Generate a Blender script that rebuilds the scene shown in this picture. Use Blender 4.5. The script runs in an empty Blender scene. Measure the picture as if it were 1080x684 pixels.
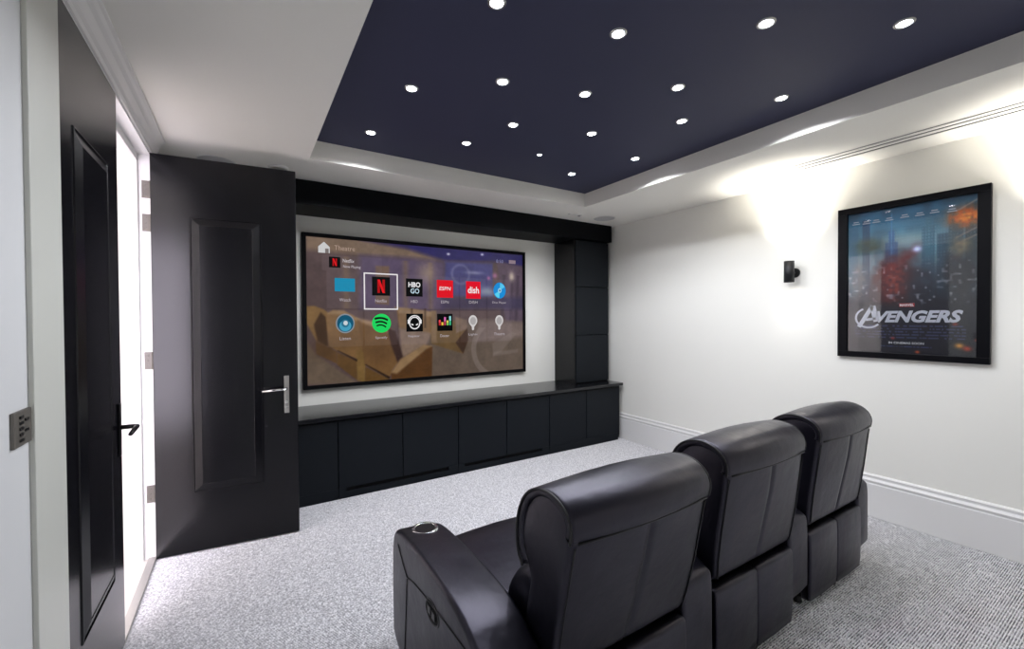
import bpy, bmesh, math, random
import numpy as np
from mathutils import Vector, Matrix
random.seed(7)
S = bpy.context.scene
COL = S.collection
PI = math.pi

# ------------------------------------------------------------------ colour + materials
def lin(c):
    f = lambda v: v/12.92 if v <= .04045 else ((v+.055)/1.055)**2.4
    return tuple(f(v/255.0) for v in c)
def c4(c): return (*lin(c), 1.0)

def mat(name, rgb, rough=.5, metal=0.0, spec=.5, emit=None, estr=1.0, bump=None, coat=0.0, var=None):
    m = bpy.data.materials.new(name); m.use_nodes = True
    nt = m.node_tree; b = nt.nodes['Principled BSDF']
    b.inputs['Base Color'].default_value = c4(rgb)
    b.inputs['Roughness'].default_value = rough
    b.inputs['Metallic'].default_value = metal
    b.inputs['Specular IOR Level'].default_value = spec
    b.inputs['Coat Weight'].default_value = coat
    if emit is not None:
        b.inputs['Emission Color'].default_value = c4(emit)
        b.inputs['Emission Strength'].default_value = estr
    if bump or var:
        tc = nt.nodes.new('ShaderNodeTexCoord')
    if bump:
        scale, strength, dist = bump
        n = nt.nodes.new('ShaderNodeTexNoise'); n.inputs['Scale'].default_value = scale
        n.inputs['Detail'].default_value = 4
        nt.links.new(tc.outputs['Object'], n.inputs['Vector'])
        bp = nt.nodes.new('ShaderNodeBump'); bp.inputs['Strength'].default_value = strength
        bp.inputs['Distance'].default_value = dist
        nt.links.new(n.outputs['Fac'], bp.inputs['Height'])
        nt.links.new(bp.outputs['Normal'], b.inputs['Normal'])
    if var:
        rgb2, vs = var
        n2 = nt.nodes.new('ShaderNodeTexNoise'); n2.inputs['Scale'].default_value = vs
        n2.inputs['Detail'].default_value = 3
        nt.links.new(tc.outputs['Object'], n2.inputs['Vector'])
        mx = nt.nodes.new('ShaderNodeMix'); mx.data_type = 'RGBA'
        mx.inputs[6].default_value = c4(rgb); mx.inputs[7].default_value = c4(rgb2)
        nt.links.new(n2.outputs['Fac'], mx.inputs[0]); nt.links.new(mx.outputs[2], b.inputs['Base Color'])
    return m

def leather_mat():
    m = mat('black leather', (10, 10, 17), .42, spec=.62)
    nt = m.node_tree; b = nt.nodes['Principled BSDF']
    b.inputs['Specular Tint'].default_value = (.84, .80, 1.0, 1)
    tc = nt.nodes.new('ShaderNodeTexCoord')
    v = nt.nodes.new('ShaderNodeTexVoronoi'); v.inputs['Scale'].default_value = 420
    n = nt.nodes.new('ShaderNodeTexNoise'); n.inputs['Scale'].default_value = 9; n.inputs['Detail'].default_value = 3
    nt.links.new(tc.outputs['Object'], v.inputs['Vector']); nt.links.new(tc.outputs['Object'], n.inputs['Vector'])
    b1 = nt.nodes.new('ShaderNodeBump'); b1.inputs['Strength'].default_value = .12; b1.inputs['Distance'].default_value = .001
    b2 = nt.nodes.new('ShaderNodeBump'); b2.inputs['Strength'].default_value = .22; b2.inputs['Distance'].default_value = .02
    nt.links.new(n.outputs['Fac'], b2.inputs['Height']); nt.links.new(b2.outputs['Normal'], b1.inputs['Normal'])
    nt.links.new(v.outputs['Distance'], b1.inputs['Height']); nt.links.new(b1.outputs['Normal'], b.inputs['Normal'])
    r = nt.nodes.new('ShaderNodeMapRange'); r.inputs[3].default_value = .31; r.inputs[4].default_value = .42
    nt.links.new(n.outputs['Fac'], r.inputs[0]); nt.links.new(r.outputs[0], b.inputs['Roughness'])
    return m

def carpet_mat():
    m = mat('loop pile carpet', (215, 215, 218), .95, spec=.1)
    nt = m.node_tree; b = nt.nodes['Principled BSDF']; N = nt.nodes; L = nt.links
    tc = N.new('ShaderNodeTexCoord'); sx = N.new('ShaderNodeSeparateXYZ'); L.new(tc.outputs['Object'], sx.inputs[0])
    def math_(op, a, bb=None):
        k = N.new('ShaderNodeMath'); k.operation = op
        for i, q in enumerate((a, bb)):
            if q is None: continue
            if isinstance(q, (int, float)): k.inputs[i].default_value = q
            else: L.new(q, k.inputs[i])
        return k.outputs[0]
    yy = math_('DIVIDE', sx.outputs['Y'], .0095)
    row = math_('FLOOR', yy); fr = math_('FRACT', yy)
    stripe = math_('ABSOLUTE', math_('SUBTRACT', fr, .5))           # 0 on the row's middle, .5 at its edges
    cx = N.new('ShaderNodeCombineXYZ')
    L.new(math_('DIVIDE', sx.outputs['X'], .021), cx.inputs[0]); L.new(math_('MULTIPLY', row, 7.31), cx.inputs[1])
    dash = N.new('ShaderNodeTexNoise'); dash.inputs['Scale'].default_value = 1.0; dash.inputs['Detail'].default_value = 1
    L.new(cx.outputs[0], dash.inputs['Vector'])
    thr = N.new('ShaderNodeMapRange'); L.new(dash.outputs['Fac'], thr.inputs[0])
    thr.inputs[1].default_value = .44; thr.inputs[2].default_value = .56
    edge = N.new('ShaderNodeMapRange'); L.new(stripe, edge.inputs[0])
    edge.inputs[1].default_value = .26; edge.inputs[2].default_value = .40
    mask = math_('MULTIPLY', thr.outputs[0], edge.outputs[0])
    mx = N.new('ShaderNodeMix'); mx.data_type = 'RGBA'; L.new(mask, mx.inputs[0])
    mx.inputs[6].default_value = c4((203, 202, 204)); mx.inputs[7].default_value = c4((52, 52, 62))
    cx2 = N.new('ShaderNodeCombineXYZ')
    L.new(math_('DIVIDE', sx.outputs['X'], .009), cx2.inputs[0]); L.new(math_('MULTIPLY', row, 5.77), cx2.inputs[1])
    lp = N.new('ShaderNodeTexNoise'); lp.inputs['Scale'].default_value = 1.0; lp.inputs['Detail'].default_value = 2; L.new(cx2.outputs[0], lp.inputs['Vector'])
    lr = N.new('ShaderNodeMapRange'); L.new(lp.outputs['Fac'], lr.inputs[0]); lr.inputs[1].default_value = .35; lr.inputs[2].default_value = .65
    m2 = N.new('ShaderNodeMix'); m2.data_type = 'RGBA'; L.new(lr.outputs[0], m2.inputs[0])
    m2.inputs[6].default_value = c4((188, 187, 192)); m2.inputs[7].default_value = c4((248, 247, 250))
    L.new(m2.outputs[2], mx.inputs[6])
    L.new(mx.outputs[2], b.inputs['Base Color'])
    bp = N.new('ShaderNodeBump'); bp.inputs['Strength'].default_value = .5; bp.inputs['Distance'].default_value = .003
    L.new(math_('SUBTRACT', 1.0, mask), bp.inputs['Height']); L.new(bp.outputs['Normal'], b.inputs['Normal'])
    return m

def glass_mat():
    m = bpy.data.materials.new('picture glass'); m.use_nodes = True
    nt = m.node_tree; nt.nodes.clear()
    o = nt.nodes.new('ShaderNodeOutputMaterial'); t = nt.nodes.new('ShaderNodeBsdfTransparent')
    g = nt.nodes.new('ShaderNodeBsdfGlossy'); g.inputs['Roughness'].default_value = .03
    f = nt.nodes.new('ShaderNodeFresnel'); f.inputs['IOR'].default_value = 1.5
    mx = nt.nodes.new('ShaderNodeMixShader')
    nt.links.new(f.outputs[0], mx.inputs[0]); nt.links.new(t.outputs[0], mx.inputs[1]); nt.links.new(g.outputs[0], mx.inputs[2])
    nt.links.new(mx.outputs[0], o.inputs[0])
    return m

def painted_mat(name, emission=0.0, rough=.4):
    """flat printed or displayed picture: colours come from the mesh's own colour attribute"""
    m = bpy.data.materials.new(name); m.use_nodes = True
    nt = m.node_tree; b = nt.nodes['Principled BSDF']
    a = nt.nodes.new('ShaderNodeAttribute'); a.attribute_name = 'picture'
    b.inputs['Roughness'].default_value = rough
    if emission:
        b.inputs['Base Color'].default_value = (.001, .001, .001, 1)
        nt.links.new(a.outputs['Color'], b.inputs['Emission Color']); b.inputs['Emission Strength'].default_value = emission
        b.inputs['Specular IOR Level'].default_value = .25
    else:
        nt.links.new(a.outputs['Color'], b.inputs['Base Color'])
    return m

def glow(name, rgb, s=1.0):
    m = mat(name, (0, 0, 0), .4, spec=.06, emit=rgb, estr=s); return m

M = {
 'wall': mat('white wall paint', (238, 237, 231), .6, spec=.3, bump=(220, .05, .001)),
 'ceil': mat('white ceiling paint', (241, 239, 232), .75, spec=.2, bump=(220, .05, .001)),
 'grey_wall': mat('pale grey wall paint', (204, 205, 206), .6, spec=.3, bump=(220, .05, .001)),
 'casing': mat('pale stone trim paint', (198, 199, 192), .4, spec=.4, bump=(60, .02, .001)),
 'trim': mat('white satin trim paint', (232, 231, 230), .35, spec=.45, bump=(60, .02, .001)),
 'night': mat('midnight ceiling paint', (60, 62, 85), .62, spec=.25, bump=(150, .08, .001)),
 'door': mat('black satin door paint', (7, 7, 12), .24, spec=.38, bump=(90, .04, .001)),
 'cab': mat('charcoal cabinet lacquer', (23, 27, 32), .42, spec=.16, bump=(140, .03, .001)),
 'valance': mat('matt black valance paint', (5, 7, 11), .5, spec=.1, bump=(140, .03, .001)),
 'top': mat('polished black worktop', (20, 21, 25), .2, spec=.55, bump=(40, .01, .001)),
 'gap': mat('dark recess', (7, 7, 9), .7, spec=.2, bump=(40, .02, .001)),
 'leather': leather_mat(),
 'seam': mat('black stitched piping', (17, 17, 21), .5, bump=(300, .2, .001)),
 'plastic': mat('black plastic', (12, 12, 14), .35, bump=(200, .05, .001)),
 'steel': mat('brushed steel', (188, 186, 182), .28, metal=1.0, bump=(160, .05, .001)),
 'chrome': mat('polished chrome', (215, 215, 215), .12, metal=1.0, bump=(20, .01, .001)),
 'grey_plate': mat('grey metal switch plate', (108, 104, 98), .45, metal=.4, bump=(200, .05, .001)),
 'bronze': mat('dark bronze lever', (24, 22, 24), .3, metal=.5, bump=(200, .03, .001)),
 'sconce': mat('matt black powder coat', (20, 21, 24), .5, bump=(400, .08, .001)),
 'grille': mat('white speaker grille', (196, 196, 196), .7, bump=(900, .6, .001)),
 'ring': mat('white plastic ring', (225, 224, 220), .4, bump=(100, .02, .001)),
 'led': mat('bright lamp lens', (255, 255, 255), .4, emit=(244, 246, 255), estr=30, bump=(50, .01, .001)),
 'added_daylight': mat('bright daylight pane', (255, 255, 255), .5, emit=(246, 238, 255), estr=8.5, bump=(50, .01, .001)),
 'warm_led': mat('bright sconce lens', (255, 255, 255), .4, emit=(255, 250, 240), estr=25, bump=(50, .01, .001)),
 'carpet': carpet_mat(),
 'tile': mat('pale hall floor', (228, 222, 216), .3, var=((214, 208, 202), 2.0)),
 'glass': glass_mat(),
 'screen': painted_mat('lit screen picture', .80, .25),
 'print': painted_mat('printed poster paper', 0, .5),
 'frame': mat('black picture frame', (8, 8, 13), .35, spec=.12, bump=(120, .03, .001)),
 'tvframe': mat('black velvet screen border', (6, 6, 8), .8, spec=.15, bump=(500, .1, .001)),
}

# ------------------------------------------------------------------ mesh helpers
class MB:
    def __init__(s): s.v = []; s.f = []; s.smooth = []
    def add(s, V, Fs, smooth=False):
        o = len(s.v); s.v += [tuple(p) for p in V]
        for f in Fs: s.f.append([i+o for i in f]); s.smooth.append(smooth)
        return s
    def box(s, x0, x1, y0, y1, z0, z1):
        V = [(x, y, z) for z in (z0, z1) for y in (y0, y1) for x in (x0, x1)]
        return s.add(V, [(0, 2, 3, 1), (4, 5, 7, 6), (0, 1, 5, 4), (2, 6, 7, 3), (0, 4, 6, 2), (1, 3, 7, 5)])
    def prism(s, P, axis, a, b, smooth=False):
        """polygon P (2D) pulled along axis from a to b; the 2D axes are the other two in xyz order"""
        def mk(p, t):
            q = [0, 0, 0]; o = [i for i in range(3) if i != axis]
            q[o[0]], q[o[1]], q[axis] = p[0], p[1], t; return tuple(q)
        n = len(P); V = [mk(p, a) for p in P] + [mk(p, b) for p in P]
        s.add(V, [[i, (i+1) % n, n+(i+1) % n, n+i] for i in range(n)], smooth)
        o = len(s.v)-2*n
        s.f += [[o+i for i in range(n)][::-1], [o+n+i for i in range(n)]]; s.smooth += [False, False]
        return s
    def lathe(s, prof, c, axis=2, n=32, smooth=True, cap=True):
        """prof: list of (r, t) around the given axis through c"""
        V = []
        o = [i for i in range(3) if i != axis]
        for r, t in prof:
            for k in range(n):
                a = 2*PI*k/n; q = list(c); q[o[0]] += r*math.cos(a); q[o[1]] += r*math.sin(a); q[axis] += t; V.append(q)
        Fs = []
        for j in range(len(prof)-1):
            for k in range(n): Fs.append([j*n+k, j*n+(k+1) % n, (j+1)*n+(k+1) % n, (j+1)*n+k])
        s.add(V, Fs, smooth)
        if cap:
            b = len(s.v)-len(V)
            if prof[0][0] > 1e-6: s.f.append([b+k for k in range(n)][::-1]); s.smooth.append(False)
            if prof[-1][0] > 1e-6: s.f.append([b+(len(prof)-1)*n+k for k in range(n)]); s.smooth.append(False)
        return s
    def tube(s, pts, r, n=10, closed=False):
        P = [Vector(p) for p in pts]; V = []; m = len(P)
        for i, p in enumerate(P):
            if closed: d = P[(i+1) % m]-P[i-1]
            else: d = P[min(i+1, m-1)]-P[max(i-1, 0)]
            d.normalize()
            up = Vector((0, 0, 1)) if abs(d.z) < .9 else Vector((1, 0, 0))
            a = d.cross(up).normalized(); b = d.cross(a).normalized()
            rr = r[i] if isinstance(r, (list, tuple)) else r
            for k in range(n):
                t = 2*PI*k/n; V.append(p + (a*math.cos(t)+b*math.sin(t))*rr)
        Fs = []
        for i in range(m if closed else m-1):
            j = (i+1) % m
            for k in range(n): Fs.append([i*n+k, i*n+(k+1) % n, j*n+(k+1) % n, j*n+k])
        if not closed: Fs += [[k for k in range(n)], [(m-1)*n+k for k in range(n)][::-1]]
        return s.add(V, Fs, True)
    def build(s, name, m, parent=None, bevel=0, seg=2, loc=None, subdiv=0):
        me = bpy.data.meshes.new(name); me.from_pydata(s.v, [], s.f)
        me.polygons.foreach_set('use_smooth', s.smooth)
        bm = bmesh.new(); bm.from_mesh(me); bmesh.ops.recalc_face_normals(bm, faces=bm.faces); bm.to_mesh(me); bm.free()
        me.materials.append(m if not isinstance(m, str) else M[m])
        o = bpy.data.objects.new(name, me); COL.objects.link(o)
        if loc: o.location = loc
        if parent: o.parent = parent
        if bevel:
            md = o.modifiers.new('edge', 'BEVEL'); md.width = bevel; md.segments = seg; md.limit_method = 'ANGLE'; md.angle_limit = .6
        if subdiv:
            md = o.modifiers.new('soft', 'SUBSURF'); md.levels = subdiv; md.render_levels = subdiv
        return o

def thing(name, label, cat, loc=(0, 0, 0), group=None, rz=0):
    o = bpy.data.objects.new(name, None); COL.objects.link(o); o.location = loc; o.rotation_euler.z = rz
    o.empty_display_size = .1
    o['label'] = label; o['category'] = cat
    if group: o['group'] = group
    return o
def tag(o, label, cat, group=None):
    o['label'] = label; o['category'] = cat
    if group: o['group'] = group
    return o
def struct(o, label=None):
    o['kind'] = 'structure'
    if label: o['label'] = label
    return o
def struct_empty(name, loc=(0, 0, 0), rz=0):
    o = bpy.data.objects.new(name, None); COL.objects.link(o); o.location = loc; o.rotation_euler.z = rz
    o['kind'] = 'structure'; return o
def copy_tree(o, parent=None):
    c = o.copy(); COL.objects.link(c)
    if parent: c.parent = parent
    for ch in list(o.children): copy_tree(ch, c)
    return c

# closed profile pulled along x through stations (x, inset): soft upholstered block
def smooth_closed(P, k=2):
    P = [Vector((p[0], p[1])) for p in P]
    for _ in range(k):
        Q = []
        for i in range(len(P)):
            a, b = P[i], P[(i+1) % len(P)]
            Q += [a*.75+b*.25, a*.25+b*.75]
        P = Q
    return P
def normals2(P):
    n = len(P); N = []
    area = sum(P[i].x*P[(i+1) % n].y-P[(i+1) % n].x*P[i].y for i in range(n))
    sg = 1 if area > 0 else -1
    for i in range(n):
        d = P[(i+1) % n]-P[i-1]
        N.append(Vector((d.y, -d.x)).normalized()*sg)
    return N
def cushion(P, stations, warp=None, k=2, capk=(0.35, 0.7)):
    """stations: list of (x, inset)"""
    P = smooth_closed(P, k); N = normals2(P); n = len(P)
    c = sum(P, Vector((0, 0)))/n
    V = []; Fs = []
    for x, ins in stations:
        for p, nn in zip(P, N):
            q = p-nn*ins; V.append((x, q.x, q.y))
    m = len(stations)
    for j in range(m-1):
        for i in range(n): Fs.append([j*n+i, j*n+(i+1) % n, (j+1)*n+(i+1) % n, (j+1)*n+i])
    for j in (0, m-1):                                  # end caps: rings shrinking to the middle
        prev = j*n; x, ins = stations[j]
        for t in capk:
            b = len(V)
            for p, nn in zip(P, N):
                q = (p-nn*ins).lerp(c, t); V.append((x, q.x, q.y))
            for i in range(n): Fs.append([prev+i, prev+(i+1) % n, b+(i+1) % n, b+i])
            prev = b
        b = len(V); V.append((x, c.x, c.y))
        for i in range(n): Fs.append([prev+i, prev+(i+1) % n, b])
    if warp: V = [warp(*v) for v in V]
    return MB().add(V, Fs, True)
def ends(hw, r, mids=((0, 0),), steps=4, x0=None):
    """stations with rounded ends of radius r; mids = extra (x, inset)"""
    a = [(-hw+r*(1-math.cos(t)), r*(1-math.sin(t))) for t in [PI/2*i/steps for i in range(steps+1)]]
    b = [(-x, i) for x, i in a[::-1]]
    return a+list(mids)+b

FONT_CACHE = {}
def text_mb(txt, cx, cz, w, h, put, shear=0.0, offset=0.0):
    """flat lettering fitted into a w x h box; put(u, v) gives the 3D point"""
    cu = bpy.data.curves.new('lettering', 'FONT'); cu.body = txt; cu.resolution_u = 3; cu.offset = offset; cu.shear = shear
    o = bpy.data.objects.new('lettering', cu); COL.objects.link(o)
    dg = bpy.context.evaluated_depsgraph_get(); me = bpy.data.meshes.new_from_object(o.evaluated_get(dg))
    V = [v.co.copy() for v in me.vertices]; Fs = [list(p.vertices) for p in me.polygons]
    bpy.data.objects.remove(o); bpy.data.curves.remove(cu); bpy.data.meshes.remove(me)
    x0, x1 = min(v.x for v in V), max(v.x for v in V); y0, y1 = min(v.y for v in V), max(v.y for v in V)
    sx = w/(x1-x0); sy = h/(y1-y0)
    return MB().add([put(cx+(v.x-(x0+x1)/2)*sx, cz+(v.y-(y0+y1)/2)*sy) for v in V], Fs)

# ------------------------------------------------------------------ dimensions
XL, XR, YB, YF = -.47, 3.865, 4.205, -1.5
ZC, ZT = 2.57, 2.705
CX0, CX1, CY0, CY1 = .396, 2.925, -.85, 3.285
TH = .14

# ------------------------------------------------------------------ setting
RIB = .0095                                                            # ribbed loop pile: one corrugated sheet, ribs along x
fl = [(YF-TH, -.1)]
for i in range(int((YF-TH)/RIB), int((YB+TH)/RIB)+1):
    fl += [((i+q)*RIB, z) for q, z in ((.0, -.0045), (.14, -.0035), (.28, -.0008), (.5, 0), (.72, -.0008), (.86, -.0035))]
fl += [(YB+TH+RIB, -.1)]
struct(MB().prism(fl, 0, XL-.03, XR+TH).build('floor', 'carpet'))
struct(MB().box(XR, XR+TH, YF-TH, YB+TH, 0, 2.9).build('wall_right', 'wall'))
struct(MB().box(XL-TH, XR, YB, YB+TH, 0, 2.9).build('wall_back', 'wall'))
struct(MB().box(XL-TH, XR, YF-TH, YF, 0, 2.9).build('wall_front', 'wall'))
OY0, OY1 = 1.775, 3.365                                              # the double door's opening
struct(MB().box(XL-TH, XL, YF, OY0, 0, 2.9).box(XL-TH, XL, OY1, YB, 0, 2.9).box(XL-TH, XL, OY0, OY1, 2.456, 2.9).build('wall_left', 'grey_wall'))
# soffit ring round the tray, its upright sides, and the midnight panel
c = MB()
for x0, x1, y0, y1 in ((XL, CX0, YF, YB), (CX1, XR, YF, YB), (CX0, CX1, CY1, YB), (CX0, CX1, YF, CY0)):
    c.box(x0, x1, y0, y1, ZC, 2.9)
struct(c.build('ceiling', 'ceil'))
struct(MB().box(CX0-.005, CX1+.005, CY0-.005, CY1+.005, ZT, 2.9).build('ceiling_tray', 'night'), 'midnight black panel sunk into the ceiling')

# right baseboard: tall board with stepped moulded top
BB = [(0, 0), (-.02, 0), (-.02, .235), (-.016, .243), (-.02, .252), (-.024, .262), (-.018, .27), (-.012, .278), (-.013, .288), (-.016, .296), (-.011, .304), (0, .308)]
struct(MB().prism([(XR+p, z) for p, z in BB], 1, YF, YB).build('baseboard_right', 'trim'))
struct(MB().prism([(XL-p*.8, z) for p, z in BB], 1, 3.42, YB).build('baseboard_left', 'trim'))

# moulded pelmet over the double door
CP = [(0, 2.456), (.008, 2.456), (.012, 2.466), (.010, 2.474), (.020, 2.486), (.030, 2.508), (.034, 2.516), (.031, 2.522), (.044, 2.536), (.052, 2.55), (.060, 2.556), (.060, ZC), (0, ZC)]
struct(MB().prism([(XL+p, z) for p, z in CP], 1, 1.55, 3.44).build('trim_1', 'trim'), 'white moulded cornice over the double door')
# flat casing on the near side of the opening
struct(MB().box(XL, XL+.012, 1.575, 1.795, 0, 2.456).build('trim_2', 'casing', bevel=.002), 'flat white casing strip beside the closed black door')
# door lining: far jamb with stop, head with stop
t = MB().box(XL-TH, XL, OY1-.012, OY1+.02, 0, 2.456).box(XL-.115, XL-.06, OY1-.03, OY1-.012, 0, 2.44)
t.box(XL-TH, XL, OY0, OY1, 2.444, 2.456).box(XL-.115, XL-.06, OY0, OY1, 2.40, 2.444)
struct(t.build('trim_3', 'trim', bevel=.002), 'white door lining with stop bead')
struct(MB().box(XL-.04, XL+.0, OY0, OY1, 0, .012).build('trim_4', 'steel', bevel=.003), 'grey metal threshold strip')

# bright hallway beyond the doorway
HX = -2.1
struct(MB().box(HX, XL-.03, .8, 3.5, -.1, 0.004).build('floor_hallway', 'tile'))
struct(MB().box(HX, XL-TH, 3.37, 3.5, 0, 2.8).box(HX-.1, HX, .8, 3.5, 0, 2.8).box(HX, XL-TH, .7, .8, 0, 2.8).build('wall_hallway', 'wall'))
struct(MB().box(HX, XL-TH, .7, 3.5, 2.7, 2.8).build('ceiling_hallway', 'ceil'))
wn = struct_empty('added_window_1', (-1.3, .8, 0)); wn['label'] = 'glowing window added out of view to light the hallway and the open door'
m_ = MB()
for x0, x1, z0, z1 in ((-.66, .66, 2.3, 2.36), (-.66, .66, .24, .3), (-.66, -.6, .3, 2.3), (.6, .66, .3, 2.3), (-.02, .02, .3, 2.3)): m_.box(x0, x1, 0, .05, z0, z1)
m_.build('frame', 'trim', wn, bevel=.004)
MB().box(-.6, .6, .01, .014, .3, 2.3).build('pane', 'added_daylight', wn)  # glowing pane of an added, unseen window that lights hallway and open door

# ------------------------------------------------------------------ doors
def door_leaf(root, w, h, tk, px0, px1, pz0, pz1):
    """leaf in local xz, hinge at x=0, front face at y=-tk, moulded panel both sides"""
    MB().box(0, w, -tk, 0, .008, h).build('leaf', 'door', root, bevel=.003)
    def panel(yf, sg):
        # bolection moulding sloping in to a sunk field, built as rings
        rings = [(0, 0), (.002, .004), (.006, .005), (.010, .0005), (.012, .0005), (.052, .013), (.055, .011), (.06, .011)]
        V = []; Fs = []
        for ins, out in rings:
            y = yf+sg*out
            V += [(px0+ins, y, pz0+ins), (px1-ins, y, pz0+ins), (px1-ins, y, pz1-ins), (px0+ins, y, pz1-ins)]
        for j in range(len(rings)-1):
            for i in range(4): Fs.append([j*4+i, j*4+(i+1) % 4, j*4+4+(i+1) % 4, j*4+4+i])
        n = len(V); Fs.append([n-4, n-3, n-2, n-1])
        MB().add(V, Fs).build('moulded_panel', 'door', root)
    panel(-tk, -1); panel(0, 1)

d1 = struct_empty('door_1', (XL+.004, 3.362, 0), math.atan2(-.081, .772)); d1['label'] = 'tall black panelled door leaf standing open in front of the cabinets'
W1 = .777
door_leaf(d1, W1, 2.452, .042, .188, .575, .375, 2.09)
bp = MB().box(.695, .725, -.05, -.042, .825, 1.075).build('back_plate', 'steel', d1, bevel=.002); bp['label'] = 'brushed steel back plate'
lv = MB().tube([(.708, -.045, .992), (.708, -.092, .992), (.700, -.098, .992), (.57, -.098, .986)], [.009, .009, .009, .0075]).build('lever', 'chrome', bp); lv['label'] = 'slim chrome lever'
MB().lathe([(.013, 0), (.013, -.008), (.009, -.011)], (.71, -.05, .90), 1, 20).lathe([(.006, 0), (.006, -.004)], (.71, -.05, .865), 1, 14).build('keyhole', 'chrome', bp)
bk = MB().box(.695, .725, 0, .008, .825, 1.075).build('back_plate', 'steel', d1, bevel=.002)
MB().tube([(.708, .003, .992), (.708, .05, .992), (.700, .056, .992), (.57, .056, .986)], [.009, .009, .009, .0075]).build('lever', 'chrome', bk)
MB().box(W1, W1+.002, -.034, -.008, .86, 1.05).build('latch_plate', 'steel', d1)
for z in (2.238, 2.038, 1.208, .399):
    h = MB().box(-.046, -.004, -.0145, -.0105, z-.052, z+.052).lathe([(.006, -.052), (.006, .052)], (-.005, -.016, z), 2, 12)
    for dz in (-.03, 0, .03): h.lathe([(.005, 0), (.004, -.002)], (-.028, -.0145, z+dz), 1, 10)
    h.build('hinge', 'grey_plate', d1)['label'] = 'grey steel butt hinge'

d2 = struct_empty('door_2', (XL-.001, 1.778, 0), PI/2); d2['label'] = 'closed black panelled door leaf beside the white casing'
door_leaf(d2, .757, 2.452, .042, .172, .585, .372, 2.09)
# plates, lever, keyhole on the room side (local -y is the room side after the turn)
b2 = MB().box(.69, .722, -.049, -.042, .86, 1.09).build('back_plate', 'bronze', d2, bevel=.002)
MB().tube([(.706, -.045, .985), (.706, -.098, .985), (.698, -.104, .985), (.57, -.104, .978)], [.010, .010, .010, .008]).build('lever', 'bronze', b2)
d2.location.x = XL-.042
# ------------------------------------------------------------------ wall plate with buttons
sp = thing('switch_plate', 'grey metal keypad plate with dark buttons on the left wall', 'switch', (XL, 1.52, 1.19))
MB().box(0, .008, -.049, .049, -.043, .043).build('plate', 'grey_plate', sp, bevel=.002)
for y, z in ((-.014, .028), (-.014, .014), (-.014, 0), (-.014, -.014), (-.014, -.028), (.016, .018), (.016, -.008)):
    MB().box(.008, .011, y-.009, y+.009, z-.0035, z+.0035).build('button', 'plastic', sp, bevel=.001)

# ------------------------------------------------------------------ cabinets under the screen
FY = 3.65
edges = [-.455, .626, 1.684, 2.746, 3.792]
names = ['black base cabinet behind the open door, at the left end of the row',
         'black base cabinet with a vent slot, left of the middle of the screen wall',
         'black base cabinet with a vent slot, right of the middle below the screen',
         'black base cabinet under the tall tower cabinet, nearest the right wall']
for i in range(4):
    x0, x1 = edges[i], edges[i+1]
    u = thing('base_cabinet', names[i], 'cabinet', ((x0+x1)/2, FY, 0), 'black base cabinets under the screen')
    hw = (x1-x0)/2
    MB().box(-hw, hw, .02, YB-FY-.003, .05, .642).build('body', 'gap', u)
    MB().box(-hw+.002, hw-(.02 if i == 3 else .002), .006, YB-FY-.003, 0, .05).build('plinth', 'cab', u)
    for k in (0, 1):
        a, b = (-hw, 0) if k == 0 else (0, hw)
        MB().box(a+.004, b-.004, 0, .02, .085, .634).build('door', 'cab', u, bevel=.002)
    if i in (1, 2):
        MB().box(-hw+.002, hw-.002, 0, .02, .01, .052).box(-hw+.002, -hw+.06, 0, .02, .05, .085).box(hw-.10, hw-.002, 0, .02, .05, .085).build('rail', 'cab', u, bevel=.001)
        MB().box(-hw+.06, hw-.10, .017, .0195, .040, .086).build('vent_slot', 'gap', u)
    else:
        MB().box(-hw+.002, hw-(.012 if i == 3 else .002), 0, .02, .03, .0845).build('rail', 'cab', u, bevel=.001)
    if i == 3: MB().box(hw, hw+.006, .012, YB-FY-.003, .05, .642).build('end_panel', 'cab', u)
tag(MB().box(-.46, 3.812, 3.612, YB-.002, .65, .682).build('worktop', 'top', bevel=.003), 'long polished black worktop over the low cabinets', 'worktop')

# tower cabinet right of the screen
tw = thing('tower_cabinet', 'tall black tower cabinet standing on the worktop right of the screen', 'cabinet', (3.245, 3.835, .684))
HT = 2.37-.684
MB().box(0, .018, 0, YB-3.835-.003, 0, HT-.002).build('side_panel', 'door', tw, bevel=.001)
MB().box(.02, .552, .02, YB-3.835-.003, 0, HT-.002).build('body', 'gap', tw)
zs = [0.006, 1.253-.684, 1.82-.684, HT-.006]
for k in range(3):
    dz = MB().box(.034, .548, 0, .02, zs[k]+.004, zs[k+1]-.004).build('door', 'cab', tw, bevel=.002)
MB().box(.018, .03, .006, .018, .10, .115).build('latch', 'plastic', tw)
tag(MB().box(XL+.003, 3.803, 3.787, YB-.002, 2.372, ZC-.002).build('valance', 'valance', bevel=.003), 'long black boxed valance under the ceiling above the screen', 'valance')

# ------------------------------------------------------------------ wall screen
SX0, SX1, SZ0, SZ1 = .466, 2.748, .865, 2.186
SY = 4.165
tv = thing('wall_screen', 'large wall screen showing rows of app icons over a dark room picture', 'screen', ((SX0+SX1)/2, YB, 1.525))
OX, OZ = (SX0+SX1)/2, 1.525
def ring_mb(x0, x1, z0, z1, w, y0, y1):
    m = MB()
    m.box(x0-w, x1+w, y0, y1, z1, z1+w); m.box(x0-w, x1+w, y0, y1, z0-w, z0)
    m.box(x0-w, x0, y0, y1, z0, z1); m.box(x1, x1+w, y0, y1, z0, z1); return m
ring_mb(SX0-OX, SX1-OX, SZ0-OZ, SZ1-OZ, .034, SY-.012-YB, -.003).build('frame', 'tvframe', tv, bevel=.002)

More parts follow.
